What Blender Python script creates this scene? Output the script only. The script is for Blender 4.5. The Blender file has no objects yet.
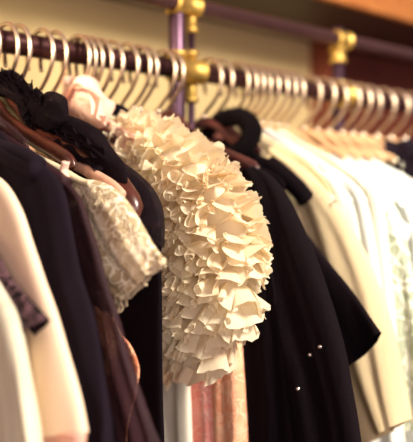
import bpy, math, random
import numpy as np
from mathutils import Vector

random.seed(11)
RNG = np.random.default_rng(5)
S = bpy.context.scene
COL = S.collection
PI = math.pi

# ------------------------------------------------------------------ frame of the rack
F = 825.0
CAM_Z = 1.4
RAIL_Z = 1.60
P0 = np.array([-0.2295, 0.917])                 # rail point seen at the left edge
RD = np.array([0.5885, 0.518]); RD = RD / np.linalg.norm(RD)      # along the rail, away from the camera
HD = np.array([RD[1], -RD[0]])                  # along a hanger, towards the camera
ROT = math.atan2(HD[1], HD[0])

def s_of(px):
    d = 1.0 / (1.0905 - 0.000953 * px)
    return (d - 0.917) / RD[1]

def rail_point(s):
    p = P0 + RD * s
    return (float(p[0]), float(p[1]), RAIL_Z)

def uz(s, px, py, w=0.0):
    """a traced picture point carried on to the hanger plane at s + w: (u, z relative to the rail)"""
    k = (px - 206.5) / F
    p = P0 + RD * (s + w)
    # p + HD*u = (k*Y, Y)
    u = (k * p[1] - p[0]) / (HD[0] - k * HD[1])
    y = p[1] + HD[1] * u
    return (u, CAM_Z + (221 - py) / F * y - RAIL_Z)

# ------------------------------------------------------------------ colours, materials
def lin(c):
    def f(v):
        v = v / 255.0
        return v / 12.92 if v <= 0.04045 else ((v + 0.055) / 1.055) ** 2.4
    return (f(c[0]), f(c[1]), f(c[2]), 1.0)

def new_mat(name):
    m = bpy.data.materials.new(name); m.use_nodes = True
    nt = m.node_tree; nt.nodes.clear()
    out = nt.nodes.new('ShaderNodeOutputMaterial')
    b = nt.nodes.new('ShaderNodeBsdfPrincipled')
    nt.links.new(b.outputs[0], out.inputs[0])
    return m, nt, b, out

def mixrgb(nt, fac, a, b):
    n = nt.nodes.new('ShaderNodeMix'); n.data_type = 'RGBA'
    for sock, v in ((n.inputs[0], fac), (n.inputs[6], a), (n.inputs[7], b)):
        if hasattr(v, 'is_linked'): nt.links.new(v, sock)
        else: sock.default_value = v
    return n.outputs[2]

def ramp(nt, src, p0, p1):
    n = nt.nodes.new('ShaderNodeMapRange'); n.clamp = True
    n.inputs[1].default_value = p0; n.inputs[2].default_value = p1
    nt.links.new(src, n.inputs[0]); return n.outputs[0]

def coords(nt, scale=(1, 1, 1)):
    tc = nt.nodes.new('ShaderNodeTexCoord'); mp = nt.nodes.new('ShaderNodeMapping')
    mp.inputs['Scale'].default_value = scale
    nt.links.new(tc.outputs['Object'], mp.inputs[0]); return mp.outputs[0]

def noise(nt, vec, scale, detail=4, rough=0.55):
    n = nt.nodes.new('ShaderNodeTexNoise')
    n.inputs['Scale'].default_value = scale; n.inputs['Detail'].default_value = detail
    n.inputs['Roughness'].default_value = rough
    nt.links.new(vec, n.inputs['Vector']); return n.outputs[0]

def bump(nt, b, src, strength, dist=0.002):
    n = nt.nodes.new('ShaderNodeBump'); n.inputs['Strength'].default_value = strength
    n.inputs['Distance'].default_value = dist
    nt.links.new(src, n.inputs['Height']); nt.links.new(n.outputs[0], b.inputs['Normal']); return n

def fabric(name, c, c2=None, rough=0.8, sheen=0.0, sheen_c=(255, 230, 210), transl=0.0, alpha=1.0,
           weave=900, crease=0.5, spec=0.25, var=26):
    m, nt, b, out = new_mat(name)
    v = coords(nt, (1, 1, 0.28))
    n1 = noise(nt, v, var, 3)
    c2 = c2 or tuple(int(x * 0.86) for x in c)
    colr = mixrgb(nt, ramp(nt, n1, 0.35, 0.65), lin(c2), lin(c))
    nt.links.new(colr, b.inputs['Base Color'])
    b.inputs['Roughness'].default_value = rough
    b.inputs['Specular IOR Level'].default_value = spec
    b.inputs['Sheen Weight'].default_value = sheen
    b.inputs['Sheen Tint'].default_value = lin(sheen_c)
    w = noise(nt, coords(nt), weave, 2)
    n2 = noise(nt, v, 45, 3)
    add = nt.nodes.new('ShaderNodeMath'); add.operation = 'MULTIPLY_ADD'
    nt.links.new(n2, add.inputs[0]); add.inputs[1].default_value = 3.0; nt.links.new(w, add.inputs[2])
    bump(nt, b, add.outputs[0], crease, 0.0022)
    last = b.outputs[0]
    if transl > 0:
        t = nt.nodes.new('ShaderNodeBsdfTranslucent'); nt.links.new(colr, t.inputs[0])
        mx = nt.nodes.new('ShaderNodeMixShader'); mx.inputs[0].default_value = transl
        nt.links.new(last, mx.inputs[1]); nt.links.new(t.outputs[0], mx.inputs[2]); last = mx.outputs[0]
    if alpha < 1:
        t = nt.nodes.new('ShaderNodeBsdfTransparent')
        mx = nt.nodes.new('ShaderNodeMixShader'); mx.inputs[0].default_value = alpha
        nt.links.new(t.outputs[0], mx.inputs[1]); nt.links.new(last, mx.inputs[2]); last = mx.outputs[0]
    nt.links.new(last, out.inputs[0])
    return m

def lace(name, ground, flower, alpha=1.0, scale=55, holes=0.0, rough=0.7, bmp=.7):
    """floral lace: warped cells for petals, thin raised cords between, a fine net as the ground"""
    m, nt, b, out = new_mat(name)
    v = coords(nt)
    nz = nt.nodes.new('ShaderNodeTexNoise'); nz.inputs['Scale'].default_value = scale * 0.8
    nt.links.new(v, nz.inputs['Vector'])
    sc = nt.nodes.new('ShaderNodeVectorMath'); sc.operation = 'MULTIPLY_ADD'
    sc.inputs[1].default_value = (0.02, 0.02, 0.02)
    nt.links.new(nz.outputs[1], sc.inputs[0]); nt.links.new(v, sc.inputs[2])
    ed = nt.nodes.new('ShaderNodeTexVoronoi'); ed.feature = 'DISTANCE_TO_EDGE'
    ed.inputs['Scale'].default_value = scale; nt.links.new(sc.outputs[0], ed.inputs['Vector'])
    f1 = nt.nodes.new('ShaderNodeTexVoronoi'); f1.inputs['Scale'].default_value = scale * 0.55
    nt.links.new(sc.outputs[0], f1.inputs['Vector'])
    cord = ramp(nt, ed.outputs['Distance'], 0.09, 0.02)
    petal = ramp(nt, f1.outputs['Distance'], 0.52, 0.38)
    mxm = nt.nodes.new('ShaderNodeMath'); mxm.operation = 'MAXIMUM'
    nt.links.new(cord, mxm.inputs[0]); nt.links.new(petal, mxm.inputs[1])
    sub = nt.nodes.new('ShaderNodeMath'); sub.operation = 'MULTIPLY_ADD'; sub.use_clamp = True
    nt.links.new(cord, sub.inputs[0]); sub.inputs[1].default_value = 0.6
    half = nt.nodes.new('ShaderNodeMath'); half.operation = 'MULTIPLY'; half.inputs[1].default_value = 0.55
    nt.links.new(mxm.outputs[0], half.inputs[0]); nt.links.new(half.outputs[0], sub.inputs[2])
    fac = sub.outputs[0]
    colr = mixrgb(nt, fac, lin(ground), lin(flower))
    nt.links.new(colr, b.inputs['Base Color']); b.inputs['Roughness'].default_value = rough
    b.inputs['Specular IOR Level'].default_value = 0.2
    bump(nt, b, fac, bmp, 0.0022)
    last = b.outputs[0]
    if holes > 0 or alpha < 1:
        t = nt.nodes.new('ShaderNodeBsdfTransparent')
        mx = nt.nodes.new('ShaderNodeMixShader')
        mr = nt.nodes.new('ShaderNodeMapRange'); nt.links.new(fac, mr.inputs[0])
        mr.inputs[3].default_value = alpha - holes; mr.inputs[4].default_value = alpha
        nt.links.new(mr.outputs[0], mx.inputs[0])
        nt.links.new(t.outputs[0], mx.inputs[1]); nt.links.new(last, mx.inputs[2]); last = mx.outputs[0]
    nt.links.new(last, out.inputs[0])
    return m

def plain(name, c, rough=0.4, metal=0.0, bumpy=0.0, coat=0.0, var=0.12, vscale=40):
    m, nt, b, out = new_mat(name)
    n1 = noise(nt, coords(nt), vscale, 4)
    c2 = tuple(int(x * (1 - var)) for x in c)
    nt.links.new(mixrgb(nt, n1, lin(c2), lin(c)), b.inputs['Base Color'])
    b.inputs['Roughness'].default_value = rough; b.inputs['Metallic'].default_value = metal
    b.inputs['Coat Weight'].default_value = coat; b.inputs['Coat Roughness'].default_value = 0.15
    if bumpy: bump(nt, b, n1, bumpy, 0.002)
    return m

def wood(name, c, c2, rough=0.35, coat=0.3, stretch=(3, 40, 40)):
    m, nt, b, out = new_mat(name)
    n1 = noise(nt, coords(nt, stretch), 3.0, 6, 0.6)
    nt.links.new(mixrgb(nt, ramp(nt, n1, 0.3, 0.7), lin(c2), lin(c)), b.inputs['Base Color'])
    b.inputs['Roughness'].default_value = rough; b.inputs['Coat Weight'].default_value = coat
    b.inputs['Coat Roughness'].default_value = 0.2
    bump(nt, b, n1, 0.15, 0.001)
    return m

M = {}
M['steel'] = plain('hook_steel', (222, 198, 174), 0.36, 0.93)
M['rail'] = plain('rail_metal', (82, 50, 52), 0.34, 0.8, var=0.25, vscale=18)
M['post'] = plain('post_metal', (92, 66, 84), 0.34, 0.8, var=0.15)
M['brass'] = plain('brass', (216, 178, 96), 0.5, 0.9, var=0.2)
M['hwood'] = wood('hanger_wood', (82, 36, 23), (54, 22, 17), 0.36, 0.3)
M['hwood2'] = wood('hanger_wood_dark', (84, 40, 36), (56, 26, 26))
M['shelf'] = wood('shelf_wood', (196, 128, 66), (160, 92, 44), 0.5, 0.1, (1.5, 20, 20))
M['hwoodlight'] = wood('hanger_wood_pale', (206, 166, 124), (176, 132, 94))
M['railup'] = plain('upper_rail_metal', (104, 72, 72), 0.33, 0.8, var=0.2, vscale=18)
M['shelfshade'] = wood('shelf_underside_shade', (58, 34, 26), (40, 22, 18), 0.6, 0.05, (1.5, 20, 20))  # shade under the shelf, put into a darker wood colour
M['panel'] = wood('panel_wood', (124, 54, 32), (88, 36, 24), 0.55, 0.05, (14, 14, 1.5))
M['wall'] = plain('wall_paint', (212, 188, 138), 0.9, 0, 0.1, var=0.05, vscale=8)
M['floor'] = wood('floor_wood', (110, 74, 56), (80, 50, 40), 0.5, 0.1, (2, 20, 20))
M['ruffle'] = fabric('cream_organza', (250, 240, 212), (248, 231, 202), 0.75, 0.1, transl=0.42, weave=1400, crease=0.25, var=30)
M['tulle'] = fabric('cream_tulle', (250, 239, 214), (247, 232, 204), 0.85, 0.1, transl=0.35, crease=0.3)
M['lace'] = lace('cream_lace', (186, 164, 128), (246, 234, 206), scale=75, bmp=.4)
M['binding'] = fabric('cream_binding', (240, 222, 184), None, 0.6, crease=0.15)
M['peach'] = fabric('peach_satin', (232, 178, 150), None, 0.45, crease=0.2)
M['peachlace'] = lace('peach_lace', (206, 120, 88), (240, 176, 140), scale=110)
M['pinklace'] = lace('pink_lace', (243, 158, 146), (250, 188, 176), scale=70, bmp=.35)
M['orangelace'] = lace('apricot_lace', (250, 172, 134), (253, 200, 164), scale=70, bmp=.35)
M['whitesatin'] = fabric('ivory_satin', (242, 236, 218), None, 0.4, crease=0.25)
M['cream'] = fabric('cream_crepe', (242, 216, 186), (238, 208, 178), 0.75, 0.1, crease=0.12)
M['creamcool'] = fabric('ivory_crepe', (224, 216, 190), None, 0.8, 0.1, crease=0.25)
M['pinkhem'] = fabric('blush_crepe', (236, 178, 158), None, 0.7, crease=0.2)
M['navy'] = fabric('navy_wool', (25, 15, 26), (19, 11, 20), 0.9, 0.02, (150, 110, 140), crease=0.3, spec=.12)
M['black'] = fabric('black_wool', (17, 8, 13), (12, 5, 9), 0.9, 0.02, (120, 80, 110), crease=0.5, spec=.12)
M['blackb'] = fabric('black_crepe', (20, 9, 16), (14, 6, 11), 0.9, 0.02, (120, 80, 110), crease=0.5, spec=.12)
M['velvet'] = fabric('black_velvet', (15, 7, 13), None, 0.95, 0.05, (110, 70, 110), crease=0.4, spec=.1)
M['blacktulle'] = fabric('black_tulle', (15, 4, 11), None, 0.85, 0.03, (120, 80, 110), alpha=0.9, spec=.12)
M['blackmesh'] = lace('black_net', (12, 5, 10), (38, 18, 28), alpha=0.86, scale=240, holes=0.12)
M['blacklace'] = lace('black_lace', (16, 6, 11), (104, 74, 80), scale=120)
M['fur'] = fabric('black_fur', (13, 6, 10), (8, 4, 6), 1.0, 0.03, (110, 80, 90), weave=300, crease=1.0, spec=.1)
M['lining'] = fabric('mauve_lining', (150, 96, 92), None, 0.7)
M['sheer'] = fabric('plum_chiffon', (54, 26, 34), (42, 18, 26), 0.6, 0.08, (190, 140, 150), alpha=0.72, crease=0.4)
M['blush'] = fabric('blush_satin', (250, 214, 194), (244, 196, 178), 0.55, 0.05, transl=0.15, crease=0.25)
M['tan'] = fabric('champagne_crepe', (228, 208, 166), (218, 196, 154), 0.8, 0.1, transl=0.1, crease=0.3)
M['white'] = fabric('white_chiffon', (240, 241, 236), (226, 228, 222), 0.7, 0.1, transl=0.2, crease=0.3)
M['white2'] = fabric('ivory_chiffon', (240, 236, 218), (230, 226, 206), 0.7, 0.1, transl=0.2, crease=0.3)
M['whitelace'] = lace('white_lace', (196, 198, 178), (246, 246, 236), scale=40)
M['greylace'] = lace('sage_lace', (170, 176, 150), (232, 232, 212), scale=45)
M['sequin'] = plain('sequin', (250, 246, 226), 0.2, 0.9)
M['bead'] = plain('bead', (224, 214, 208), 0.15, 0.9)

# ------------------------------------------------------------------ mesh helpers
def mesh_obj(name, verts, faces, mat, parent=None, smooth=True, loc=None, rz=None):
    me = bpy.data.meshes.new(name)
    me.from_pydata([tuple(map(float, v)) for v in verts], [], faces)
    if smooth: me.polygons.foreach_set('use_smooth', [True] * len(me.polygons))
    me.materials.append(M[mat] if isinstance(mat, str) else mat)
    me.update()
    o = bpy.data.objects.new(name, me); COL.objects.link(o)
    if parent is not None: o.parent = parent
    if loc is not None: o.location = loc
    if rz is not None: o.rotation_euler = (0, 0, rz)
    return o

def thing(name, label, cat, s=None, loc=None, group=None, rz=None):
    o = bpy.data.objects.new(name, None); COL.objects.link(o)
    o.empty_display_size = 0.05
    o.location = rail_point(s) if s is not None else loc
    o.rotation_euler = (0, 0, ROT if rz is None else rz)
    o['label'] = label; o['category'] = cat
    if group: o['group'] = group
    return o

class MB:
    def __init__(self): self.v = []; self.f = []
    def add(self, v, f):
        n = len(self.v); self.v += list(v); self.f += [tuple(i + n for i in q) for q in f]
    def build(self, name, mat, parent=None, **k): return mesh_obj(name, self.v, self.f, mat, parent, **k)

def grid_faces(m, n, closed, caps=(False, False)):
    f = []
    for i in range(m - 1):
        for j in range(n if closed else n - 1):
            j2 = (j + 1) % n
            f.append((i * n + j, i * n + j2, (i + 1) * n + j2, (i + 1) * n + j))
    if caps[0]: f.append(tuple(range(n - 1, -1, -1)))
    if caps[1]: f.append(tuple(range((m - 1) * n, m * n)))
    return f

def catmull(rows, per):
    a = np.array(rows, float); n = len(a); out = []
    for i in range(n - 1):
        p0 = a[max(i - 1, 0)]; p1 = a[i]; p2 = a[i + 1]; p3 = a[min(i + 2, n - 1)]
        for k in range(per):
            t = k / per
            out.append(0.5 * ((2 * p1) + (-p0 + p2) * t + (2 * p0 - 5 * p1 + 4 * p2 - p3) * t * t + (-p0 + 3 * p1 - 3 * p2 + p3) * t ** 3))
    out.append(a[-1]); return np.array(out)

def sweep(path, ra, rb=None, n=12, ref=(0, 1, 0), caps=(True, True)):
    """tube along path; ra across in the plane normal to ref, rb along ref"""
    p = np.array(path, float); m = len(p)
    ra = np.broadcast_to(np.array(ra, float), (m,)); rb = ra if rb is None else np.broadcast_to(np.array(rb, float), (m,))
    t = np.gradient(p, axis=0); t /= np.linalg.norm(t, axis=1)[:, None] + 1e-12
    ref = np.array(ref, float); V = []
    for i in range(m):
        b = ref - t[i] * np.dot(ref, t[i]); b /= np.linalg.norm(b) + 1e-12
        a = np.cross(b, t[i])
        for j in range(n):
            g = 2 * PI * j / n
            V.append(p[i] + a * ra[i] * math.cos(g) + b * rb[i] * math.sin(g))
    return V, grid_faces(m, n, True, caps)

def sgnpow(x, e): return np.sign(x) * np.abs(x) ** e

def drape(rings, n=72, per=9, folds=(), e=0.8, flare=None, seed=0, hemwave=0.0):
    """a closed cloth shell. rings: (outer u,z), (inner u,z), half thickness, w centre; folds: (amp_top, amp_bottom, waves, drift)"""
    rows = [(r[0][0], r[0][1], r[1][0], r[1][1], r[2], r[3] if len(r) > 3 else 0.0) for r in rings]
    R = catmull(rows, per); m = len(R)
    rs = np.random.default_rng(seed + 100)
    a = np.linspace(0, 2 * PI, n, endpoint=False)
    ca, sa = sgnpow(np.cos(a), e), sgnpow(np.sin(a), e)
    ph = rs.uniform(0, 6.28, 12)
    V = np.zeros((m, n, 3))
    for i in range(m):
        t = i / (m - 1)
        O = R[i, :2]; I = R[i, 2:4]; c = (O + I) / 2; h = (O - I) / 2
        d = max(R[i, 4], 0.001)
        hl = np.linalg.norm(h)
        w = R[i, 5] + d * sa
        xx = ca.copy()
        for q, (a0, a1, k, dr) in enumerate(folds):
            amp = a0 + (a1 - a0) * t
            arg = k * ca * PI + ph[q] + dr * t + 0.8 * np.sin(2.1 * t * 3 + ph[q + 4])
            shp = np.sin(arg) + 0.35 * np.sin(2 * arg + ph[q + 3])
            w = w + amp * shp
            # folds wrap round the near edge too
            xx = xx * (1 + amp / (hl + 0.01) * 0.4 * np.sin(3 * a + ph[q + 5] + dr * t * 1.7))
        V[i, :, 0] = c[0] + h[0] * xx; V[i, :, 2] = c[1] + h[1] * xx; V[i, :, 1] = w
        if hemwave: V[i, :, 2] += hemwave * t ** 6 * np.sin(5 * a + ph[7])
    return V

def drape_obj(name, rings, mat, parent, n=72, per=9, caps=(False, False), **k):
    V = drape(rings, n, per, **k)
    return mesh_obj(name, V.reshape(-1, 3), grid_faces(V.shape[0], n, True, caps), mat, parent)

def px_rings(s, lst):
    """(outer px, outer py, inner px, inner py, half thickness [, w])"""
    out = []
    for r in lst:
        w = r[5] if len(r) > 5 else 0.0
        out.append((uz(s, r[0], r[1], w), uz(s, r[2], r[3], w), r[4], w))
    return out

def body_rings(zs, half, d, uc=0.0):
    return [((uc + h_, z), (uc - h_, z), dd) for z, h_, dd in zip(zs, half, d)]

def std_body(hem=-0.95, sh=0.19, th=0.007, flare=0.0, d=0.006, top=-0.070, neck=0.045, dz=0.0):
    z = [top, -0.092, -0.125, -0.165, -0.20, min(-.2 + (hem + .2) * .2, -.21), min(-.2 + (hem + .2) * .45, -.22), min(-.2 + (hem + .2) * .7, -.23), hem]
    hf = [neck, 0.085, 0.15, sh, sh * 0.98, sh * 0.90, sh * 0.88 + flare * .4, sh * 0.95 + flare * .7, sh + flare]
    dd = [th * .7, th * .9, th, th, th, d * .8, d, d, d]
    return body_rings([q + dz for q in z], hf, dd)

def fold_ruffle(path, nrm, out, L, waves, A, B, nv=6, jag=0.0, seed=0, curl=0.35, hi=18, rip=0.0):
    """a gathered strip: inner edge along path, outer edge swinging from side to side"""
    rs = np.random.default_rng(seed + 7)
    P = np.array(path, float); Nn = np.array(nrm, float); D = np.array(out, float)
    m0 = len(P); m = max(int(waves * hi), 24)
    cl = np.concatenate([[0], np.cumsum(np.linalg.norm(np.diff(P, axis=0), axis=1))])
    tt = np.interp(np.linspace(0, cl[-1], m), cl, np.arange(m0)); i0 = np.clip(tt.astype(int), 0, m0 - 2); fr = (tt - i0)[:, None]
    lerp = lambda X: X[i0] * (1 - fr) + X[i0 + 1] * fr
    P, Nn, D = lerp(P), lerp(Nn), lerp(D)
    Nn /= np.linalg.norm(Nn, axis=1)[:, None] + 1e-9; D /= np.linalg.norm(D, axis=1)[:, None] + 1e-9
    T = np.gradient(P, axis=0); T /= np.linalg.norm(T, axis=1)[:, None] + 1e-9
    x = np.linspace(0, 1, m)
    kn = np.interp(x, np.linspace(0, 1, int(waves) + 2), np.cumsum(rs.uniform(0.55, 1.45, int(waves) + 2)))
    ph = 2 * PI * kn
    am = np.interp(x, np.linspace(0, 1, int(waves) * 2 + 2), rs.uniform(0.55, 1.35, int(waves) * 2 + 2))
    lj = np.interp(x, np.linspace(0, 1, int(waves) + 2), rs.uniform(0.86, 1.14, int(waves) + 2))
    kk = np.ones(max(3, int(hi * .6))); kk /= kk.sum(); pad = len(kk)
    sm = lambda q: np.convolve(np.pad(q, pad, mode='reflect', reflect_type='odd'), kk, 'same')[pad:-pad]
    ph, am, lj = sm(ph), sm(am), sm(lj)
    V = []
    E = np.cross(T, D); E /= np.linalg.norm(E, axis=1)[:, None] + 1e-9
    E = E * np.sign(np.sum(E * np.array([0, 0, -1.0]), axis=1))[:, None]
    tilt = rs.uniform(0, 6.28)
    for k in range(nv):
        v = k / (nv - 1)
        g = v ** 0.85
        Lk = L * lj * v
        if jag and k == nv - 1: Lk = Lk * (1 + jag * rs.uniform(-0.6, 1, m))
        q = (P + D * Lk[:, None] + E * (L * curl * v * v + B * g * am * np.sin(ph + .5 * v) + B * .35 * g * np.sin(ph * .37 + tilt))[:, None]
             + E * (rip * v * v * np.sin(2.63 * ph + tilt))[:, None] + D * (rip * v * v * np.sin(3.4 * ph + 2 * tilt))[:, None]
             + T * (A * g * am * np.sin(2 * ph + tilt * .15))[:, None])
        V.append(q)
    V = np.array(V)                            # nv, m, 3
    return V.reshape(-1, 3), grid_faces(nv, m, False)

def smooth_path(pts, per=8): return catmull(pts, per)

# ------------------------------------------------------------------ the setting
def struct(name, o): o['kind'] = 'structure'; o.name = name; return o

def boxmesh(x0, x1, y0, y1, z0, z1):
    v = [(x, y, z) for x in (x0, x1) for y in (y0, y1) for z in (z0, z1)]
    f = [(0, 1, 3, 2), (4, 6, 7, 5), (0, 4, 5, 1), (2, 3, 7, 6), (0, 2, 6, 4), (1, 5, 7, 3)]
    return v, f

# frame: local x = towards the camera side (u), y = along the rail
base = (P0[0], P0[1], 0)
def setbox(name, mat, u0, u1, s0, s1, z0, z1):
    v, f = boxmesh(u0, u1, s0, s1, z0, z1)
    o = mesh_obj(name, v, f, mat, None, False, base, ROT); o['kind'] = 'structure'; return o

WALL_U = -0.45; SHELF_Z = 1.818
S_DIV = 1.03
setbox('floor', 'floor', -0.75, 2.6, -1.6, 3.2, -0.05, 0.0)
setbox('wall_back', 'wall', WALL_U - 0.1, WALL_U, -1.6, S_DIV, 0.0, 2.7)
setbox('wall_right', 'panel', WALL_U - 0.1, WALL_U - 0.02, S_DIV + 0.03, 3.2, 0.0, 2.7)
setbox('trim_1', 'panel', WALL_U - 0.02, WALL_U + 0.06, S_DIV - 0.005, S_DIV + 0.03, 0.0, SHELF_Z)
t = thing('wall_shelf', 'long wooden shelf with a shade-coloured underside and an orange brown front edge above the clothes rail', 'shelf', loc=(P0[0], P0[1], SHELF_Z))
m = mesh_obj('board', *boxmesh(WALL_U + 0.001, -0.192, -1.6, 3.1, 0, 0.045), 'shelfshade', t, False)
m = mesh_obj('front_board', *boxmesh(-0.1915, -0.175, -1.6, 3.1, 0, 0.15), 'shelf', t, False)
m['label'] = 'orange brown front board'
bv = m.modifiers.new('bevel', 'BEVEL'); bv.width = 0.003; bv.segments = 2

# ------------------------------------------------------------------ the rack
rack = thing('clothes_rack', 'dark metal clothes rail with brass joints holding all the hangers', 'clothes rack', loc=(P0[0], P0[1], 0.0))
def cyl_along(p, q, r, n=20, ref=(1, 0, 0.01)):
    pts = np.linspace(np.array(p, float), np.array(q, float), 6)
    return sweep(pts, r, None, n, ref)
RZ = RAIL_Z
sA, sA2, sB = s_of(183), s_of(197), s_of(344)
UP_Z = RZ + 0.088
m = MB(); m.add(*cyl_along((0, -0.75, RZ), (0, 1.25, RZ), 0.0130, 28)); m.build('hanging_rail', 'rail', rack)
m = MB(); m.add(*cyl_along((-0.004, -0.75, UP_Z), (-0.004, 1.25, UP_Z), 0.0105, 24)); m.build('upper_rail', 'railup', rack)
uP = -0.012
for s_, r_ in ((sA, 0.0115), (sA2, 0.0052), (sB, 0.0095), (-0.70, 0.0115), (1.2, 0.0115)):
    m = MB(); m.add(*cyl_along((uP, s_, 0.0), (uP, s_, RZ + 0.35 if s_ == sA else UP_Z + 0.02), r_, 22, (1, 0, 0)))
    m.build('post', 'post', rack)
def collar(u, s_, z0, z1, r, lip=0.0025):
    zz = [z0, z0 + .001, z0 + .006, z0 + .0075, z1 - .0075, z1 - .006, z1 - .001, z1]
    rr = [r, r + lip, r + lip, r, r, r + lip, r + lip, r]
    m = MB(); m.add(*sweep([(u, s_, z) for z in zz], rr, None, 22, (1, 0, 0))); return m
def ring_collar(u, z, s0, s1, r, lip=0.002):
    ss = [s0, s0 + .001, s0 + .005, s0 + .006, s1 - .006, s1 - .005, s1 - .001, s1]
    rr = [r, r + lip, r + lip, r, r, r + lip, r + lip, r]
    m = MB(); m.add(*sweep([(u, s, z) for s in ss], rr, None, 24, (1, 0, 0.01))); return m
for mm in (collar(uP, sA, RZ - 0.012, RZ + 0.026, 0.0135), collar(uP, sA2, RZ - 0.04, RZ + 0.03, 0.0078),
           ring_collar(0, RZ, sA - 0.013, sA2 + 0.009, 0.0145),
           collar(uP, sA, UP_Z - 0.012, UP_Z + 0.014, 0.0130), collar(uP, sA2, UP_Z - 0.034, UP_Z + 0.02, 0.0080),
           ring_collar(-0.004, UP_Z, sA - 0.012, sA2 + 0.006, 0.012),
           collar(uP, sB, UP_Z - 0.036, UP_Z - 0.010, 0.0115), ring_collar(-0.004, UP_Z, sB - 0.016, sB + 0.016, 0.0125),
           collar(uP, sB, RZ - 0.02, RZ + 0.024, 0.0115), ring_collar(0, RZ, sB - 0.014, sB + 0.014, 0.0145)):
    mm.build('brass_collar', 'brass', rack)

# ------------------------------------------------------------------ hangers
UU = [0, .012, .025, .05, .09, .15, .19, .22, .236]
ZZ = [-.064, -.066, -.072, -.092, -.112, -.134, -.152, -.178, -.198]
def arm_z(u): return float(np.interp(abs(u), UU, ZZ))
HK_R = 0.0292; HK_C = (0.007, -0.0112)         # hook ring, seen against the rail
def hook_path():
    pts = []
    for g in np.linspace(math.radians(205), math.radians(-36), 30):
        pts.append((HK_C[0] + HK_R * math.cos(g) * 1.0, 0, HK_C[1] + HK_R * math.sin(g)))
    e = pts[-1]
    for q in ((.0215, -.0395), (.0085, -.0495), (.0012, -.0560), (0, -.064), (0, -.074)):
        pts.append((q[0], 0, q[1]))
    return catmull(pts, 2)
def make_hanger(name, label, s, mat, width=0.225, end_t=0.010, bend=0.0, hh=0.0068, drop=1.0, knob=0.0, wire=.0026):
    t = thing(name, label, 'hanger', s, group='hangers along the rail')
    V, f = sweep(hook_path(), wire, None, 10); mesh_obj('hook', V, f, 'steel', t)
    us = np.concatenate([np.linspace(-width, -.03, 26), np.linspace(-.02, .02, 5), np.linspace(.03, width, 26)])
    path = []; ra = []; rb = []
    for u in us:
        k = abs(u) / width
        path.append((u, -bend * k ** 2.2, -.064 + (arm_z(u) + .064) * drop))
        e = min(1.0, math.sqrt(max(0.0, 1 - max(0.0, (k - .90) / .10) ** 2)) + 0.02)
        ra.append((hh + 0.004 * (1 - min(1, k * 4)) + 0.002 * k + knob * k ** 5) * e); rb.append((0.0055 + (end_t - .0055) * k ** 1.6) * e)
    P = np.array(path)
    for _ in range(3): P[1:-1] = (P[:-2] + 2 * P[1:-1] + P[2:]) / 4
    V, f = sweep(P, ra, rb, 16); mesh_obj('body', V, f, mat, t)
    V, f = sweep([(0, 0, -.0655), (0, 0, -.060), (0, 0, -.056), (0, 0, -.0545)], [.005, .005, .0038, .0025], None, 12, (1, 0, 0))
    mesh_obj('ferrule', V, f, 'steel', t)
    return t
def dup(root, s, label, mat=None):
    r = root.copy(); COL.objects.link(r); r.location = rail_point(s); r['label'] = label
    for ch in list(root.children):
        c = ch.copy(); COL.objects.link(c); c.parent = r
    return r

ORD = ['first', 'second', 'third', 'fourth', 'fifth', 'sixth', 'seventh', 'eighth', 'ninth', 'tenth', 'eleventh', 'twelfth',
       'thirteenth', 'fourteenth', 'fifteenth', 'sixteenth', 'seventeenth', 'eighteenth', 'nineteenth', 'twentieth']
LEFT = [-16, 2, 14, 37, 50, 73, 79, 86, 95, 106, 121, 133, 140, 158, 166]
RIGHT = [204, 215, 231, 239, 246, 253, 261, 270, 278, 286, 303, 317, 329, 342, 353, 363, 377, 391, 405]
OFF = [(-128, 'wooden hanger inside the nearest ivory blouse at the left edge'), (-113, 'wooden hanger inside the black lace top at the left edge'),
       (-95, 'wooden hanger inside the cream blouse with a blush hem'), (-61, 'wooden hanger inside the navy jacket')]
H = {}
proto = make_hanger('clothes_hanger', 'brown wooden hanger with steel hook, first hook from the left end of the rail', s_of(LEFT[0]), 'hwood', .185, .006)
wide = make_hanger('clothes_hanger', 'wide brown wooden hanger with thick rounded end beside the lace sleeve', s_of(LEFT[2]), 'hwood', 0.240, 0.0125, 0.004, 0.0070, knob=.006)
dark = make_hanger('clothes_hanger', 'dark wooden hanger with bare arm above the black jackets, just left of the rack post', s_of(LEFT[14]), 'hwood2', 0.172, 0.007)
slim = make_hanger('clothes_hanger', 'slim hanger on the fourth steel hook from the left end of the visible rail', s_of(LEFT[3]), 'hwood2', 0.090, 0.0032, 0, .0042)
short = make_hanger('clothes_hanger', 'wooden hanger arm inside the sheer plum blouse at the left edge', s_of(-42), 'hwood', .125, .006)
pale = make_hanger('clothes_hanger', 'hanger on the third steel hook right of the brass rack post joint', s_of(RIGHT[2]), 'hwoodlight', .085, .0032, 0, .0042, wire=.0028)
H[LEFT[0]] = proto; H[RIGHT[2]] = pale; H[LEFT[2]] = wide; H[LEFT[14]] = dark; H[LEFT[3]] = slim
for i, x in enumerate(LEFT):
    if x in H: continue
    H[x] = dup(proto if i == 1 else slim, s_of(x), 'steel hook hanger, %s hook from the left end of the visible rail' % ORD[i])
for i, x in enumerate(RIGHT):
    if x in H: continue
    H[x] = dup(slim if i < 2 else pale, s_of(x), 'hanger on the %s steel hook right of the brass rack post joint' % ORD[i])
for x, l in OFF: H[x] = dup(slim, s_of(x), l)

# ------------------------------------------------------------------ garments
def sleeve(s, lst, mat, parent, name='sleeve', **k):
    return drape_obj(name, px_rings(s, lst), mat, parent, **k)
def far_sleeve(mat, parent, z1=-0.55, d=0.005):
    r = [((-.14, -.14), (-.19, -.17), .006), ((-.15, -.2), (-.235, -.22), d), ((-.17, -.35), (-.26, -.37), d), ((-.19, z1), (-.27, z1 - .01), d)]
    return drape_obj('sleeve', r, mat, parent, 36, 6, folds=((.0005, .0015, 1.5, 2),), seed=4)

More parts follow.
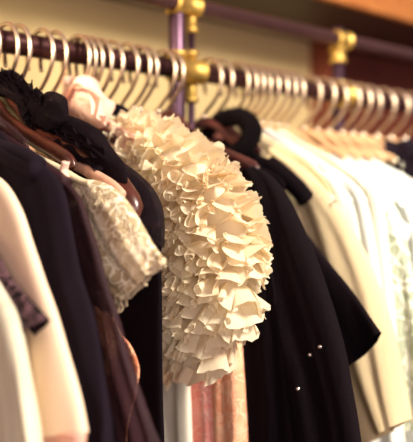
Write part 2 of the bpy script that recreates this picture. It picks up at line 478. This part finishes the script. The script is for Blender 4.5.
# A: ivory blouse nearest the camera, only its sleeve in view
s = s_of(-128)
g = thing('blouse', 'ivory blouse sleeve nearest the camera at the lower left edge', 'blouse', s)
drape_obj('body', std_body(-0.62), 'creamcool', g, folds=((.001, .0022, 4, 2),), seed=1)
sleeve(s, [(-52, 218, -70, 222, .006), (-30, 238, -80, 262, .011), (-4, 285, -75, 308, .013), (12, 316, -66, 332, .014), (21, 346, -58, 358, .014),
           (28, 390, -50, 398, .014), (34, 442, -46, 446, .014), (40, 520, -40, 520, .014)], 'creamcool', g, folds=((.001, .005, 2.2, 3), (0, .002, 5, 2)), seed=2)
far_sleeve('creamcool', g)
# black lace top
s = s_of(-113)
g = thing('black_lace_blouse', 'black lace blouse with a short slanted sleeve at the left edge', 'blouse', s)
drape_obj('body', std_body(-0.5, sh=.17), 'blacklace', g, folds=((.001, .0022, 4, 2),), seed=3)
sleeve(s, [(-40, 205, -58, 212, .005), (-16, 234, -70, 262, .008), (0, 256, -62, 300, .009), (14, 282, -50, 330, .0095), (30, 302, -30, 350, .0095), (45, 320, -8, 372, .0095)],
       'blacklace', g, folds=((.0005, .003, 2, 3),), seed=5)
far_sleeve('blacklace', g, -.35)
# cream blouse
s = s_of(-95)
g = thing('blouse', 'smooth cream blouse with blush hem band between the black lace sleeve and the navy jacket', 'blouse', s)
drape_obj('body', std_body(-0.6), 'cream', g, folds=((.001, .0022, 3, 2),), seed=6)
sleeve(s, [(-32, 164, -48, 172, .006), (-12, 171, -60, 205, .009), (6, 184, -60, 232, .0105), (21, 210, -55, 256, .0115), (32, 243, -48, 286, .012), (45, 280, -40, 312, .012),
           (57, 313, -32, 336, .012), (69, 359, -24, 372, .012), (79, 400, -16, 408, .012), (85, 433, -10, 436, .012)], 'cream', g, folds=((.0004, .0022, 1.6, 2),), seed=8)
sleeve(s, [(85, 431, -10, 434, .0125), (86, 435, -9, 438, .0132), (87, 450, -8, 452, .0125), (90, 520, -4, 520, .0125)], 'pinkhem', g, 'cuff', folds=((.0022, .003, 1.6, 2),), seed=8)
far_sleeve('cream', g)
# navy jacket
s = s_of(-61)
g = thing('jacket', 'navy jacket with turned collar beside the cream blouse', 'jacket', s)
drape_obj('body', std_body(-0.66), 'navy', g, folds=((.001, .0022, 3, 2),), seed=9)
sleeve(s, [(8, 152, -8, 160, .006), (30, 158, -18, 190, .009), (50, 173, -20, 220, .0105), (61, 195, -14, 250, .0115), (68, 232, -6, 282, .0115), (76, 275, 2, 312, .0115), (88, 317, 12, 342, .0115),
           (98, 371, 22, 386, .0115), (109, 418, 32, 426, .0115), (114, 446, 38, 450, .0115), (124, 520, 48, 520, .0115)], 'navy', g, folds=((.0008, .004, 2.4, 3), (0, .0015, 5, 1)), seed=10)
far_sleeve('navy', g)
def band(s, pts, h, wd, w=0.0):
    """a folded strip following traced points on the hanger plane"""
    P = [(uz(s, x, y, w)[0], w, uz(s, x, y, w)[1]) for x, y in pts]
    return sweep(smooth_path(P, 6), h, wd, 12)
m = MB(); m.add(*band(s, [(-34, 128), (-14, 140), (2, 148), (20, 154), (38, 164)], .0075, .0085, -.004)); m.add(*band(s, [(-30, 136), (-6, 150), (14, 160), (36, 172)], .009, .007, -.0075))
m.build('collar', 'navy', g)
# plum chiffon blouse
s = s_of(-42)
g = thing('blouse', 'sheer plum chiffon blouse between navy jacket and cream lace sleeve', 'blouse', s)
drape_obj('body', std_body(-0.62, sh=.16), 'sheer', g, folds=((.001, .0022, 5, 2),), seed=12)
sleeve(s, [(46, 168, 30, 178, .004), (64, 180, 24, 206, .007), (80, 197, 24, 236, .008), (90, 224, 28, 262, .008), (101, 255, 34, 292, .008), (108, 280, 40, 316, .008), (119, 313, 52, 340, .008),
           (127, 348, 62, 366, .008), (138, 387, 74, 398, .008), (150, 425, 86, 432, .008), (158, 450, 94, 455, .008), (176, 520, 112, 520, .008)], 'sheer', g, folds=((.0008, .0035, 3, 4), (0, .002, 7, 2)), seed=13)
far_sleeve('sheer', g)
m = MB(); m.add(*band(s, [(-10, 128), (14, 144), (34, 160), (50, 172), (66, 184)], .006, .006, -.003)); m.build('collar', 'sheer', g)

# cream lace blouse on the first visible hook
s = s_of(-16)
g = thing('lace_blouse', 'cream floral lace blouse with scalloped short sleeve in front of the black net dress', 'blouse', s)
drape_obj('body', body_rings([-.165, -.18, -.21, -.24], [.12, .15, .16, .16], [.004, .006, .008, .008]), 'lace', g, folds=((.001, .006, 4, 2),), seed=14)
lace_rings = px_rings(s, [(84, 179, 72, 186, .004, -.004), (98, 181, 66, 204, .007, -.005), (113, 189, 62, 228, .0095, -.006), (126, 203, 62, 250, .0105, -.007), (138, 222, 68, 270, .011, -.007),
                          (149, 241, 76, 288, .0095, -.007), (158, 254, 92, 302, .006, -.007), (162, 259, 112, 311, .003, -.007)])
V = drape(lace_rings, 120, 12, folds=((.0005, .003, 2.5, 3), (0, .0015, 6, 2)), seed=15)
m_, n_ = V.shape[:2]
for i in range(m_):                             # scalloped hem
    tt = i / (m_ - 1); a = np.arange(n_) / n_ * 2 * PI
    V[i, :, 2] -= 0.0035 * tt ** 14 * np.abs(np.sin(a * 8)); V[i, :, 0] += 0.0015 * tt ** 10 * np.abs(np.sin(a * 7))
LACEV = V
sl = mesh_obj('sleeve', V.reshape(-1, 3), grid_faces(m_, n_, True), 'lace', g)
edge = V[-1]; m = MB(); m.add(*sweep(np.vstack([edge, edge[:1]]), .0011, None, 6, (0, 0.2, 1), (False, False)))
e2 = V[-5] * 1.0; e2[:, 1] += np.sign(e2[:, 1] - e2[:, 1].mean()) * .0012; m.add(*sweep(np.vstack([e2, e2[:1]]), .0009, None, 6, (0, 0.2, 1), (False, False)))
m.build('scalloped_hem', 'binding', sl)
# flowers embroidered on the lace
rs = np.random.default_rng(3)
def surf(V, i, j):
    i = int(np.clip(i, 1, V.shape[0] - 2)); n = V.shape[1]; j = int(j) % n
    p = V[i, j]; a = V[i + 1, j] - V[i - 1, j]; b = V[i, (j + 1) % n] - V[i, (j - 1) % n]
    nn = np.cross(b, a); nn /= np.linalg.norm(nn) + 1e-12
    a = a / (np.linalg.norm(a) + 1e-12); b = np.cross(a, nn)
    return p, a, b, nn
for k in range(26):
    i0 = rs.uniform(6, m_ - 12); j0 = rs.uniform(.56, .93) * n_
    p, a, b, nn = surf(V, i0, j0)
    if np.dot(nn, p - V[int(i0)].mean(axis=0)) < 0: nn = -nn
    rr = rs.uniform(.007, .012); np_ = rs.integers(4, 7); o0 = rs.uniform(0, 6)
    th = np.linspace(0, 2 * PI, 60); rad = rr * (.62 + .38 * np.cos(np_ * th))
    pts = [p + a * r_ * math.cos(q + o0) + b * r_ * math.sin(q + o0) + nn * .0001 for r_, q in zip(rad, th)]
    mesh_obj('embroidered_flower', *sweep(pts, .00045, .00035, 6, nn, (False, False)), 'binding', sl)
m = MB(); m.add(*band(s, [(-4, 116), (14, 146), (27, 153), (42, 160), (60, 169), (80, 181), (92, 184)], .0034, .0045, -.009)); m.build('neck_binding', 'binding', g)
m = MB(); m.add(*band(s, [(66, 162), (64, 170), (66, 178)], .0030, .004, -.016)); m.build('hanger_loop', 'blush', g)
far_sleeve('lace', g, -.28)

# peach camisole behind it
s = s_of(2)
g = thing('camisole', 'peach camisole edging behind the cream lace sleeve', 'camisole', s)
drape_obj('body', px_rings(s, [(118, 196, 12, 170, .004), (114, 230, 0, 240, .005), (106, 290, 0, 290, .005), (116, 328, 2, 328, .006), (131, 348, 6, 345, .006), (139, 368, 10, 368, .006), (137, 392, 12, 392, .006), (128, 442, 20, 442, .006), (140, 520, 20, 520, .009)]),
          'peachlace', g, folds=((.0008, .005, 4, 3),), seed=16)
m = MB(); m.add(*band(s, [(58, 158), (66, 160), (78, 166), (96, 176), (112, 186), (122, 196)], .0058, .0042, -.006)); m.build('strap', 'peach', g)

# black tulle top on the wide hanger
s = s_of(14)
g = thing('tulle_top', 'black tulle top with rosette and frills draped over a wooden hanger below the left hooks', 'top', s)
drape_obj('body', body_rings([-.26, -.3, -.45, -.6, -.8], [.12, .13, .13, .14, .15], [.005, .006, .008, .008, .008]), 'blacktulle', g, folds=((.001, .005, 5, 3),), seed=17)
def frill(s, pts, L, waves, A, B, outd=(0.2, -0.3, 1.0), w=0.0, seed=1, jag=0.0, nrm=(0, -1, 0.1), nv=6, curl=.3):
    P = [(uz(s, x, y, w)[0], w, uz(s, x, y, w)[1]) for x, y in pts]
    P = smooth_path(P, 6)
    return fold_ruffle(P, [nrm] * len(P), [outd] * len(P), L, waves, A, B, nv, jag, seed, curl)
def puff(s, outline, depth, w0, seed, nr=14, wr=.0025):
    """a stuffed shape inside a traced outline, creased"""
    rs = np.random.default_rng(seed); ph = rs.uniform(0, 6.28, 4)
    P = np.array([uz(s, x, y, w0) for x, y in outline]); c = P.mean(axis=0)
    P = catmull(np.vstack([P, P[:1]]), 8)[:-1]; n = len(P); V = []
    for i in range(nr * 2 - 1):
        g = -PI / 2 + PI * i / (nr * 2 - 2); k = max(.02, math.cos(g)) ** .7
        for j in range(n):
            q = c + (P[j] - c) * k; a = 2 * PI * j / n
            cr = wr * (math.sin(3 * a + 3 * k + ph[0]) + .7 * math.sin(5 * a - 4 * k + ph[1]) + .5 * math.sin(8 * a + 3 * k + ph[2])) * k
            V.append((q[0], w0 + depth * math.sin(g) + cr * math.copysign(abs(math.sin(g)), math.sin(g)), q[1] + cr * .4))
    return V, grid_faces(nr * 2 - 1, n, True, (True, True))
m = MB()
m.add(*puff(s, [(-12, 84), (-2, 74), (10, 70), (18, 78), (28, 86), (38, 92), (42, 106), (36, 118), (24, 110), (10, 98), (-6, 96)], .010, -.024, 30, 12, .003))
for q in range(5):
    m.add(*frill(s, [(-14 + q * 4, 92 - q * 2), (2 + q * 4, 88), (16 + q * 4, 94 + q), (32 + q * 2, 106)], .014 + .003 * (q % 3), 3, .002, .004, (0.25 * (q - 1), -.35, .8), -.026 - .001 * q, 30 + q, .35))
m.build('frill', 'blacktulle', g)

cu, cz = uz(s, 51, 110)
m = MB()
for q in range(8):                                # rosette of wound tulle
    th = np.linspace(0, 2 * PI, 30); r = .003 + .0017 * q
    P = np.stack([cu + r * np.cos(th + q), np.full(30, -.028 + .0016 * q), cz + r * np.sin(th + q) * 1.1], 1)
    out = np.stack([np.cos(th + q) * .7, np.full(30, -.8), np.sin(th + q) * .7], 1)
    m.add(*fold_ruffle(P, [(0, -1, 0)] * 30, out, .008, 3 + q * .5, .001, .0012, 5, 0, 60 + q, .2))
m.add(*puff(s, [(36, 104), (42, 95), (52, 92), (62, 96), (66, 108), (66, 122), (58, 132), (44, 130), (37, 118)], .010, -.018, 41, 12, .0015))
m.build('rosette', 'blacktulle', g)
m = MB()
for q in range(4):
    m.add(*frill(s, [(40, 126 + q * 4), (58, 128 + q * 5), (80, 138 + q * 6), (104, 156 + q * 6)], .011, 4, .002, .003, (.3, -.4, .6 - .4 * q), -.016, 70 + q, .1))
m.add(*puff(s, [(36, 114), (52, 116), (68, 115), (84, 121), (97, 128), (102, 140), (114, 153), (125, 168), (125, 185), (108, 178), (88, 165), (70, 154), (53, 141), (35, 130)], .0115, -.006, 43, 12, .0022))
m.build('shoulder_frill', 'blacktulle', g)

# black net dress
s = s_of(37)
g = thing('net_dress', 'black dress with a sheer net shoulder between the cream lace sleeve and cream ruffles', 'dress', s)
drape_obj('body', px_rings(s, [(96, 158, 60, 140, .003), (128, 172, 52, 170, .005), (148, 190, 40, 200, .007), (157, 206, 36, 220, .008), (160, 226, 34, 240, .008), (160, 260, 32, 262, .008), (161, 300, 30, 300, .009),
                              (162, 350, 30, 350, .009), (163, 400, 30, 400, .009), (165, 450, 30, 450, .009), (170, 560, 30, 560, .009), (176, 760, 20, 760, .009)]), 'velvet', g, folds=((.0005, .002, 3, 1),), seed=18)
sleeve(s, [(84, 143, 70, 150, .004, -.002), (110, 156, 84, 170, .009, -.003), (130, 169, 92, 192, .012, -.003), (148, 186, 98, 214, .0135, -.003), (158, 205, 104, 234, .0135, -.003), (161, 226, 108, 252, .0125, -.003), (161, 246, 110, 268, .0115, -.002)],
       'blackmesh', g, folds=((.0005, .0015, 2, 2),), seed=19)
# blush satin blouse with a puffed collar
s = s_of(76)
g = thing('blouse', 'blush satin blouse with big puffed collar rising beside the hooks', 'blouse', s)
drape_obj('body', std_body(-0.6, sh=.075, th=.005, d=.004, neck=.03), 'blush', g, folds=((.001, .0022, 4, 2),), seed=20)
m = MB()
m.add(*puff(s, [(62, 94), (66, 82), (75, 77), (89, 76), (97, 86), (107, 99), (109, 114), (102, 126), (92, 124), (80, 120), (66, 112)], .014, -.010, 2, 18, .0045))
for q in range(2):
    m.add(*frill(s, [(66 + q * 4, 104 - q * 6), (78 + q * 3, 92 - q * 4), (92, 94 - q * 2), (104 - q * 2, 110 - q * 3), (106 - q * 3, 126)], .014, 1.6, .002, .004, (.35, -.5, .5 - .4 * q), -.022, 90 + q, 0, nv=8))
m.build('collar', 'blush', g)
# small dark velvet collar
s = s_of(106)
g = thing('velvet_blouse', 'dark velvet blouse whose rolled collar peeks out above the cream ruffles', 'blouse', s)
drape_obj('body', std_body(-0.24, sh=.085, th=.004, d=.004, neck=.03), 'velvet', g, folds=((.0003, .0022, 4, 2),), seed=21)
cu, cz = uz(s, 121, 119)
th = np.linspace(math.radians(-60), math.radians(200), 24)
m = MB(); m.add(*sweep([(cu + .013 * math.cos(x), -.006 - .004 * math.sin(x), cz - .002 + .012 * math.sin(x)) for x in th], .0075, .014, 14)); m.build('collar', 'velvet', g)
m = MB(); m.add(*sweep([(cu - .010, -.016, cz - .002), (cu - .002, -.018, cz - .008), (cu + .016, -.016, cz - .024)], .0075, .006, 12)); m.build('collar_lining', 'lining', g)

# ------------------------------------------------------------------ the cream ruffle bolero
s = s_of(97)
g = thing('ruffle_bolero', 'large fluffy cream bolero of layered organza ruffles at the centre', 'bolero', s)
drape_obj('body', std_body(-0.34, sh=.15), 'tulle', g, folds=((.001, .0022, 3, 2),), seed=22)
RR = px_rings(s, [(121, 128, 103, 136, .004, .0), (147, 128, 106, 158, .014, -.005), (175, 142, 112, 190, .020, -.008), (203, 166, 122, 218, .024, -.010), (225, 192, 134, 244, .025, -.011), (239, 224, 142, 268, .026, -.011),
                  (244, 262, 148, 296, .026, -.011), (240, 298, 150, 322, .025, -.011), (228, 326, 152, 340, .023, -.010), (217, 345, 154, 351, .018, -.009)])
sh = drape(RR, 96, 10, folds=((0, .001, 2, 2),), seed=23)
mesh_obj('sleeve', sh.reshape(-1, 3), grid_faces(sh.shape[0], 96, True, (True, True)), 'tulle', g)
ms, ns = sh.shape[:2]
def row(i, a0, a1, m=40):
    out = []; nr = []; dn = []
    for j in np.linspace(a0, a1, m):
        jj = j * ns; j0 = int(math.floor(jj)); fr = jj - j0
        i0 = int(np.clip(math.floor(i), 0, ms - 2))
        p, a, b, nn = surf(sh, i0, j0); p2 = surf(sh, i0, j0 + 1)[0]
        cen = sh[i0].mean(axis=0)
        if np.dot(nn, p - cen) < 0: nn = -nn
        out.append(p * (1 - fr) + p2 * fr); nr.append(nn); dn.append(a)
    N = np.array(nr); Dn = np.array(dn)
    for _ in range(4):
        N[1:-1] = (N[:-2] + N[1:-1] * 2 + N[2:]) / 4; Dn[1:-1] = (Dn[:-2] + Dn[1:-1] * 2 + Dn[2:]) / 4
    return np.array(out), N, Dn
NR = 28
rows = np.linspace(1, ms - 3, NR)
for k, i in enumerate(rows):
    t = k / (NR - 1)
    P, N, Dn = row(i, 0.36, 1.22, 60)
    x = np.linspace(0, 6.28, len(P)); rsk = np.random.default_rng(500 + k)
    P = P + Dn * (.006 * np.sin(x * rsk.uniform(.8, 1.6) + rsk.uniform(0, 6)) + .003 * np.sin(x * rsk.uniform(2, 4) + rsk.uniform(0, 6)))[:, None]
    arc = float(np.sum(np.linalg.norm(np.diff(P, axis=0), axis=1)))
    low = max(0.0, (t - .68) / .32)                  # the lowest flounces are longer and hang
    top = max(0.0, 1 - t / .28)                      # the shoulder is a softer, finer froth
    D = N * (1 - .45 * low) + Dn * (.25 + .75 * low) 
    L = .024 + .014 * low - .007 * top
    V, f = fold_ruffle(P - N * .001, N, D, L, arc / (.0175 + .012 * low - .006 * top), .0076 * (1 - .5 * top), .0098 * (1 - .5 * top) * (1 - .35 * low), 9, .05 + .10 * top, 200 + k, .25, 30, rip=.0021)
    mesh_obj('ruffle', V, f, 'ruffle', g)

# ivory satin and pink lace below it
s = s_of(121)
g = thing('satin_dress', 'ivory satin skirt hanging just below the ruffles beside the black net dress', 'dress', s)
drape_obj('body', px_rings(s, [(150, 150, 110, 130, .004), (188, 190, 90, 190, .006), (192, 260, 90, 260, .007), (190, 360, 90, 360, .009), (192, 442, 90, 442, .010), (198, 560, 90, 560, .010), (204, 760, 90, 760, .010)]), 'whitesatin', g, folds=((.0005, .004, 6, 1),), seed=24)
s = s_of(133)
g = thing('lace_dress', 'pink and apricot lace dress hanging below the cream ruffles', 'dress', s)
drape_obj('body', px_rings(s, [(165, 160, 120, 140, .004), (200, 190, 100, 190, .005), (214, 260, 100, 260, .007), (220, 350, 110, 350, .008), (226, 442, 120, 442, .009), (232, 560, 120, 560, .009), (236, 700, 120, 700, .009)]), 'pinklace', g, folds=((.0005, .004, 5, 1),), seed=25)
sleeve(s, [(180, 165, 168, 172, .004, .004), (218, 220, 190, 226, .010, .006), (236, 300, 204, 304, .011, .006), (241, 350, 210, 352, .012, .006), (246, 442, 214, 442, .012, .006), (250, 560, 218, 560, .012, .006)], 'orangelace', g, folds=((.0005, .002, 2, 1),), seed=26)
# black pleated dress
s = s_of(145)
g = thing('pleated_dress', 'black pleated dress between the cream ruffles and the black jacket', 'dress', s)
drape_obj('body', px_rings(s, [(176, 122, 134, 114, .003), (206, 140, 126, 130, .004), (236, 172, 120, 170, .006), (254, 200, 120, 200, .007), (270, 260, 120, 260, .007), (282, 330, 124, 330, .008), (290, 400, 130, 400, .008), (296, 450, 130, 450, .009), (306, 560, 130, 560, .009), (320, 760, 130, 760, .009)]), 'velvet', g, folds=((.0005, .0035, 9, 1),), seed=27)

# black jackets
s = s_of(162)
g = thing('jacket', 'black jacket with long wide sleeve and small silver beads right of the cream ruffles', 'jacket', s)
drape_obj('body', body_rings([-.155, -.17, -.20, -.32, -.5, -.65, -.8], [.19, .195, .19, .18, .17, .18, .19], [.003, .005, .006, .009, .010, .01, .01]), 'black', g, folds=((.0005, .004, 4, 2),), seed=28)
JR = px_rings(s, [(252, 166, 240, 176, .006, -.004), (268, 174, 236, 204, .012, -.006), (284, 193, 236, 232, .016, -.007), (298, 220, 238, 262, .018, -.008), (314, 256, 240, 294, .019, -.008), (330, 300, 246, 330, .019, -.008),
                  (344, 346, 254, 366, .019, -.008), (352, 384, 262, 394, .019, -.008), (362, 440, 270, 446, .019, -.008), (374, 540, 280, 540, .019, -.008)])
drape_obj('sleeve', JR, 'black', g, folds=((.0008, .004, 2.2, 3), (0, .0015, 5, 2)), seed=29)
for x, y in ((310, 355), (320, 347), (298, 389)):
    u, z = uz(s, x, y, -.030); th = np.linspace(-PI / 2, PI / 2, 7)
    V, f = sweep([(u, -.030 + .0022 * math.sin(q), z) for q in th], [.0022 * max(.05, math.cos(q)) for q in th], None, 10, (1, 0, 0)); mesh_obj('bead', V, f, 'bead', g)
far_sleeve('black', g)
# short sleeved black jacket with fur collar
s = s_of(204)
g = thing('jacket', 'black jacket with fluffy fur collar and flared short sleeve pointing right', 'jacket', s)
drape_obj('body', std_body(-.65, sh=.115, dz=-.030), 'blackb', g, folds=((.0005, .0022, 4, 2),), seed=30)
drape_obj('sleeve', px_rings(s, [(262, 186, 246, 194, .006, -.002), (280, 204, 248, 226, .010, -.003), (304, 232, 258, 266, .012, -.004), (327, 262, 272, 304, .012, -.008), (356, 296, 294, 346, .011, -.010), (384, 332, 322, 388, .010, -.012)]),
          'blackb', g, folds=((.0008, .004, 1.6, 2),), seed=31)
th = np.linspace(math.radians(-118), math.radians(172), 60)
def fur_ring(s, cx, cy, rx, ry, thk, w, seed, spikes=1400):
    cu, cz = uz(s, cx, cy, w); k = (uz(s, cx + 10, cy, w)[0] - cu) / 10; kz = .0013
    P = np.stack([cu + rx * k * np.cos(th), w + .018 * np.sin(th * .5), cz + ry * kz * np.sin(th)], 1)
    m = MB(); m.add(*sweep(P, thk, thk * 1.25, 16)); rs = np.random.default_rng(seed)
    for q in range(spikes):
        i = rs.integers(0, len(P)); a = rs.uniform(0, 2 * PI)
        t = P[min(i + 1, len(P) - 1)] - P[max(i - 1, 0)]; t /= np.linalg.norm(t)
        b = np.array([0, 1, 0]) - t * t[1]; b /= np.linalg.norm(b); aa = np.cross(b, t)
        d = aa * math.cos(a) + b * math.sin(a); o = P[i] + d * thk * .8 + t * rs.normal(0, .002)
        d = d + rs.normal(0, .35, 3); d /= np.linalg.norm(d); L = rs.uniform(.004, .009); e = np.cross(d, t); e /= np.linalg.norm(e) + 1e-9
        m.add([o - e * .0007, o + e * .0007, o + d * L], [(0, 1, 2)])
    return m
fur_ring(s, 224, 138, 27, 22, .0115, 0.002, 1).build('fur_collar', 'fur', g)
cu, cz = uz(s, 222, 138, .02)
m = MB(); m.add(*puff(s, [(196, 136), (206, 124), (222, 122), (236, 130), (240, 146), (232, 160), (214, 160), (200, 150)], .006, .022, 6, 8, .001)); m.build('lining', 'lining', g)
far_sleeve('blackb', g, -.3)

# champagne blouse, blurred, with its black shoulder strap piece
s = s_of(225)
g = thing('blouse', 'champagne blouse with wide sleeve behind the black short sleeved jacket', 'blouse', s)
drape_obj('body', std_body(-0.6), 'tan', g, folds=((.001, .0022, 4, 2),), seed=32)
drape_obj('sleeve', px_rings(s, [(272, 148, 258, 154, .006, -.004), (300, 166, 266, 188, .010, -.004), (322, 186, 272, 222, .013, -.005), (344, 216, 280, 262, .015, -.006), (362, 250, 290, 304, .016, -.006), (378, 290, 300, 344, .016, -.006),
                                 (390, 332, 312, 380, .016, -.006), (399, 376, 330, 416, .016, -.006), (408, 420, 350, 452, .015, -.006)]), 'tan', g, folds=((.001, .006, 2, 2), (0, .002, 5, 2)), seed=33)
far_sleeve('tan', g)
s = s_of(212)
g = thing('vest', 'small black shoulder strap lying over the champagne blouse', 'vest', s)
drape_obj('body', std_body(-0.5, sh=.085, th=.004, d=.004, dz=-.02), 'velvet', g, folds=((.001, .0022, 4, 2),), seed=34)
m = MB(); m.add(*band(s, [(270, 164), (282, 174), (291, 182), (299, 190), (306, 199)], .0115, .009, -.004)); m.build('shoulder_strap', 'velvet', g)

# white garments under the bright lamp
def white_garment(x, name, label, cat, mat, tip, drop, seed, long=True, extra=None):
    s = s_of(x)
    g = thing(name, label, cat, s)
    drape_obj('body', std_body(-1.0 if long else -.55, sh=.165 + .02 * (seed % 3), flare=.03, dz=-.002 if x < 270 else (-.034 if x > 350 else -.020)), mat, g, folds=((.001, .0022, 5, 2),), seed=seed)
    u0 = .155; rs = np.random.default_rng(seed)
    z0 = -.14 if x < 270 else -.155
    R = [((u0 - .01, z0 + .012), (u0 - .04, z0), .004), ((u0 + .035, z0 - .012), (u0 - .04, z0 - .05), .008), ((u0 + .06, z0 - .05), (u0 - .03, z0 - .09), .009),
         ((u0 + .06 + tip * .5, z0 - drop * .5), (u0 - .03 + tip * .2, z0 - drop * .5 - .04), .010), ((u0 + .06 + tip, z0 - drop), (u0 - .03 + tip * .3, z0 - drop - .03), .010)]
    drape_obj('sleeve', R, mat, g, folds=((.001, .004, 2.5, 3), (0, .002, 6, 2)), seed=seed + 1)
    far_sleeve(mat, g, -.4)
    return g, s
WH = [(231, 'blouse', 'pale ivory blouse just behind the champagne blouse', 'blouse', 'white2', .03, .30),
      (246, 'dress', 'overexposed white chiffon dress beyond the champagne sleeve', 'dress', 'white', .05, .36),
      (261, 'dress', 'white dress with long pale sleeve streak at the lower right', 'dress', 'white2', .06, .62),
      (278, 'lace_dress', 'sage white lace dress at the right edge of the picture', 'dress', 'greylace', .05, .30),
      (303, 'dress', 'bright white dress, second behind the sage lace dress', 'dress', 'white', .03, .30),
      (317, 'lace_dress', 'white lace dress just left of the far rack post, under the pale hangers', 'dress', 'whitelace', .03, .25),
      (335, 'blouse', 'white blouse shoulder below the second rack post', 'blouse', 'white', .03, .25),
      (353, 'lace_dress', 'white beaded lace dress in front of the navy top', 'dress', 'whitelace', .03, .22)]
for k, (x, nm, lb, ct, mt, tp, dr) in enumerate(WH):
    g, s = white_garment(x, nm, lb, ct, mt, tp, dr, 40 + k)
    m = MB(); rs = np.random.default_rng(k)         # gathered frill round the neck
    dz_ = .0 if x < 270 else (.034 if x > 350 else .018)
    for q in range(6 if k in (3, 4, 5, 7) else 3):
        P = smooth_path([(-.01, -.008, -.084 - dz_), (.04, -.010, -.096 - dz_ - .012 * q), (.09, -.012, -.118 - dz_ - .018 * q), (.14, -.014, -.142 - .026 * q), (.20, -.012, -.172 - .036 * q)], 6)
        m.add(*fold_ruffle(P, [(0, -1, .3)] * len(P), [(.3, -.5, -.25 - .3 * q)] * len(P), .020, 8, .004, .006, 5, 0, k * 5 + q))
    m.build('frill', mt, g)
    if k in (1, 7):
        for q in range(26):
            u = rs.uniform(.02, .17); z = arm_z(u) + rs.uniform(-.04, .008); th = np.linspace(-PI / 2, PI / 2, 5); r = rs.uniform(.0015, .003)
            mesh_obj('bead', *sweep([(u, -.026 + r * math.sin(a), z) for a in th], [r * max(.05, math.cos(a)) for a in th], None, 8, (1, 0, 0)), 'sequin', g)
s = s_of(367)
g = thing('navy_top', 'navy top with raised shoulder at the right edge under the hooks', 'top', s)
drape_obj('body', std_body(-.6, sh=.17), 'navy', g, folds=((.001, .0022, 4, 2),), seed=60)
m = MB(); m.add(*puff(s, [(380, 150), (392, 142), (412, 140), (436, 150), (440, 178), (414, 184), (392, 172)], .018, -.008, 9)); m.build('collar', 'navy', g)
s = s_of(400)
g = thing('dress', 'pale dress behind the navy top at the right edge', 'dress', s)
drape_obj('body', std_body(-.9, sh=.18), 'white2', g, folds=((.001, .0022, 4, 2),), seed=61)

# ------------------------------------------------------------------ light
def area(name, loc, target, size, power, col):
    l = bpy.data.lights.new(name, 'AREA'); l.shape = 'DISK'; l.size = size; l.energy = power; l.color = col
    o = bpy.data.objects.new(name, l); COL.objects.link(o); o.location = loc
    o.rotation_euler = (Vector(target) - Vector(loc)).to_track_quat('-Z', 'Y').to_euler(); return o
def spot(name, loc, target, power, col, ang, blend=.5, size=.08):
    l = bpy.data.lights.new(name, 'SPOT'); l.energy = power; l.color = col; l.spot_size = math.radians(ang); l.spot_blend = blend; l.shadow_soft_size = size
    o = bpy.data.objects.new(name, l); COL.objects.link(o); o.location = loc
    o.rotation_euler = (Vector(target) - Vector(loc)).to_track_quat('-Z', 'Y').to_euler(); return o
area('ceiling_lamp', (1.05, -0.12, 2.35), (0.0, 0.95, 1.35), 0.45, 66, (1.0, 0.91, 0.76))
spot('display_spot', (0.95, 0.45, 2.6), (0.52, 1.22, 1.46), 175, (1.0, 1.0, 0.95), 36, .7, .06)
spot('wall_lamp', (-0.95, -0.05, 1.92), (-0.08, 1.72, 1.66), 160, (1.0, 0.81, 0.54), 46, .6, .12)
area('front_fill_light', (0.35, -1.3, 1.5), (0.0, 0.9, 1.25), 1.0, 17, (1.0, 0.83, 0.76))  # added soft fill from the camera side, brightens the lower clothes
W = bpy.data.worlds.new('World'); S.world = W; W.use_nodes = True
bg = W.node_tree.nodes['Background']; bg.inputs[0].default_value = (0.70, 0.44, 0.46, 1); bg.inputs[1].default_value = 0.44

# ------------------------------------------------------------------ camera
cam = bpy.data.cameras.new('Camera'); co = bpy.data.objects.new('Camera', cam); COL.objects.link(co)
co.location = (0, 0, CAM_Z); co.rotation_euler = (PI / 2, 0, 0)
cam.sensor_width = 36; cam.sensor_fit = 'AUTO'; cam.lens = F / 442 * 36
cam.clip_start = 0.01
cam.dof.use_dof = True; cam.dof.focus_distance = 0.79; cam.dof.aperture_fstop = 3.5
S.camera = co
S.view_settings.view_transform = 'Standard'; S.view_settings.look = 'None'; S.view_settings.gamma = 1
S.view_settings.use_curve_mapping = False; S.view_settings.exposure = 0.0
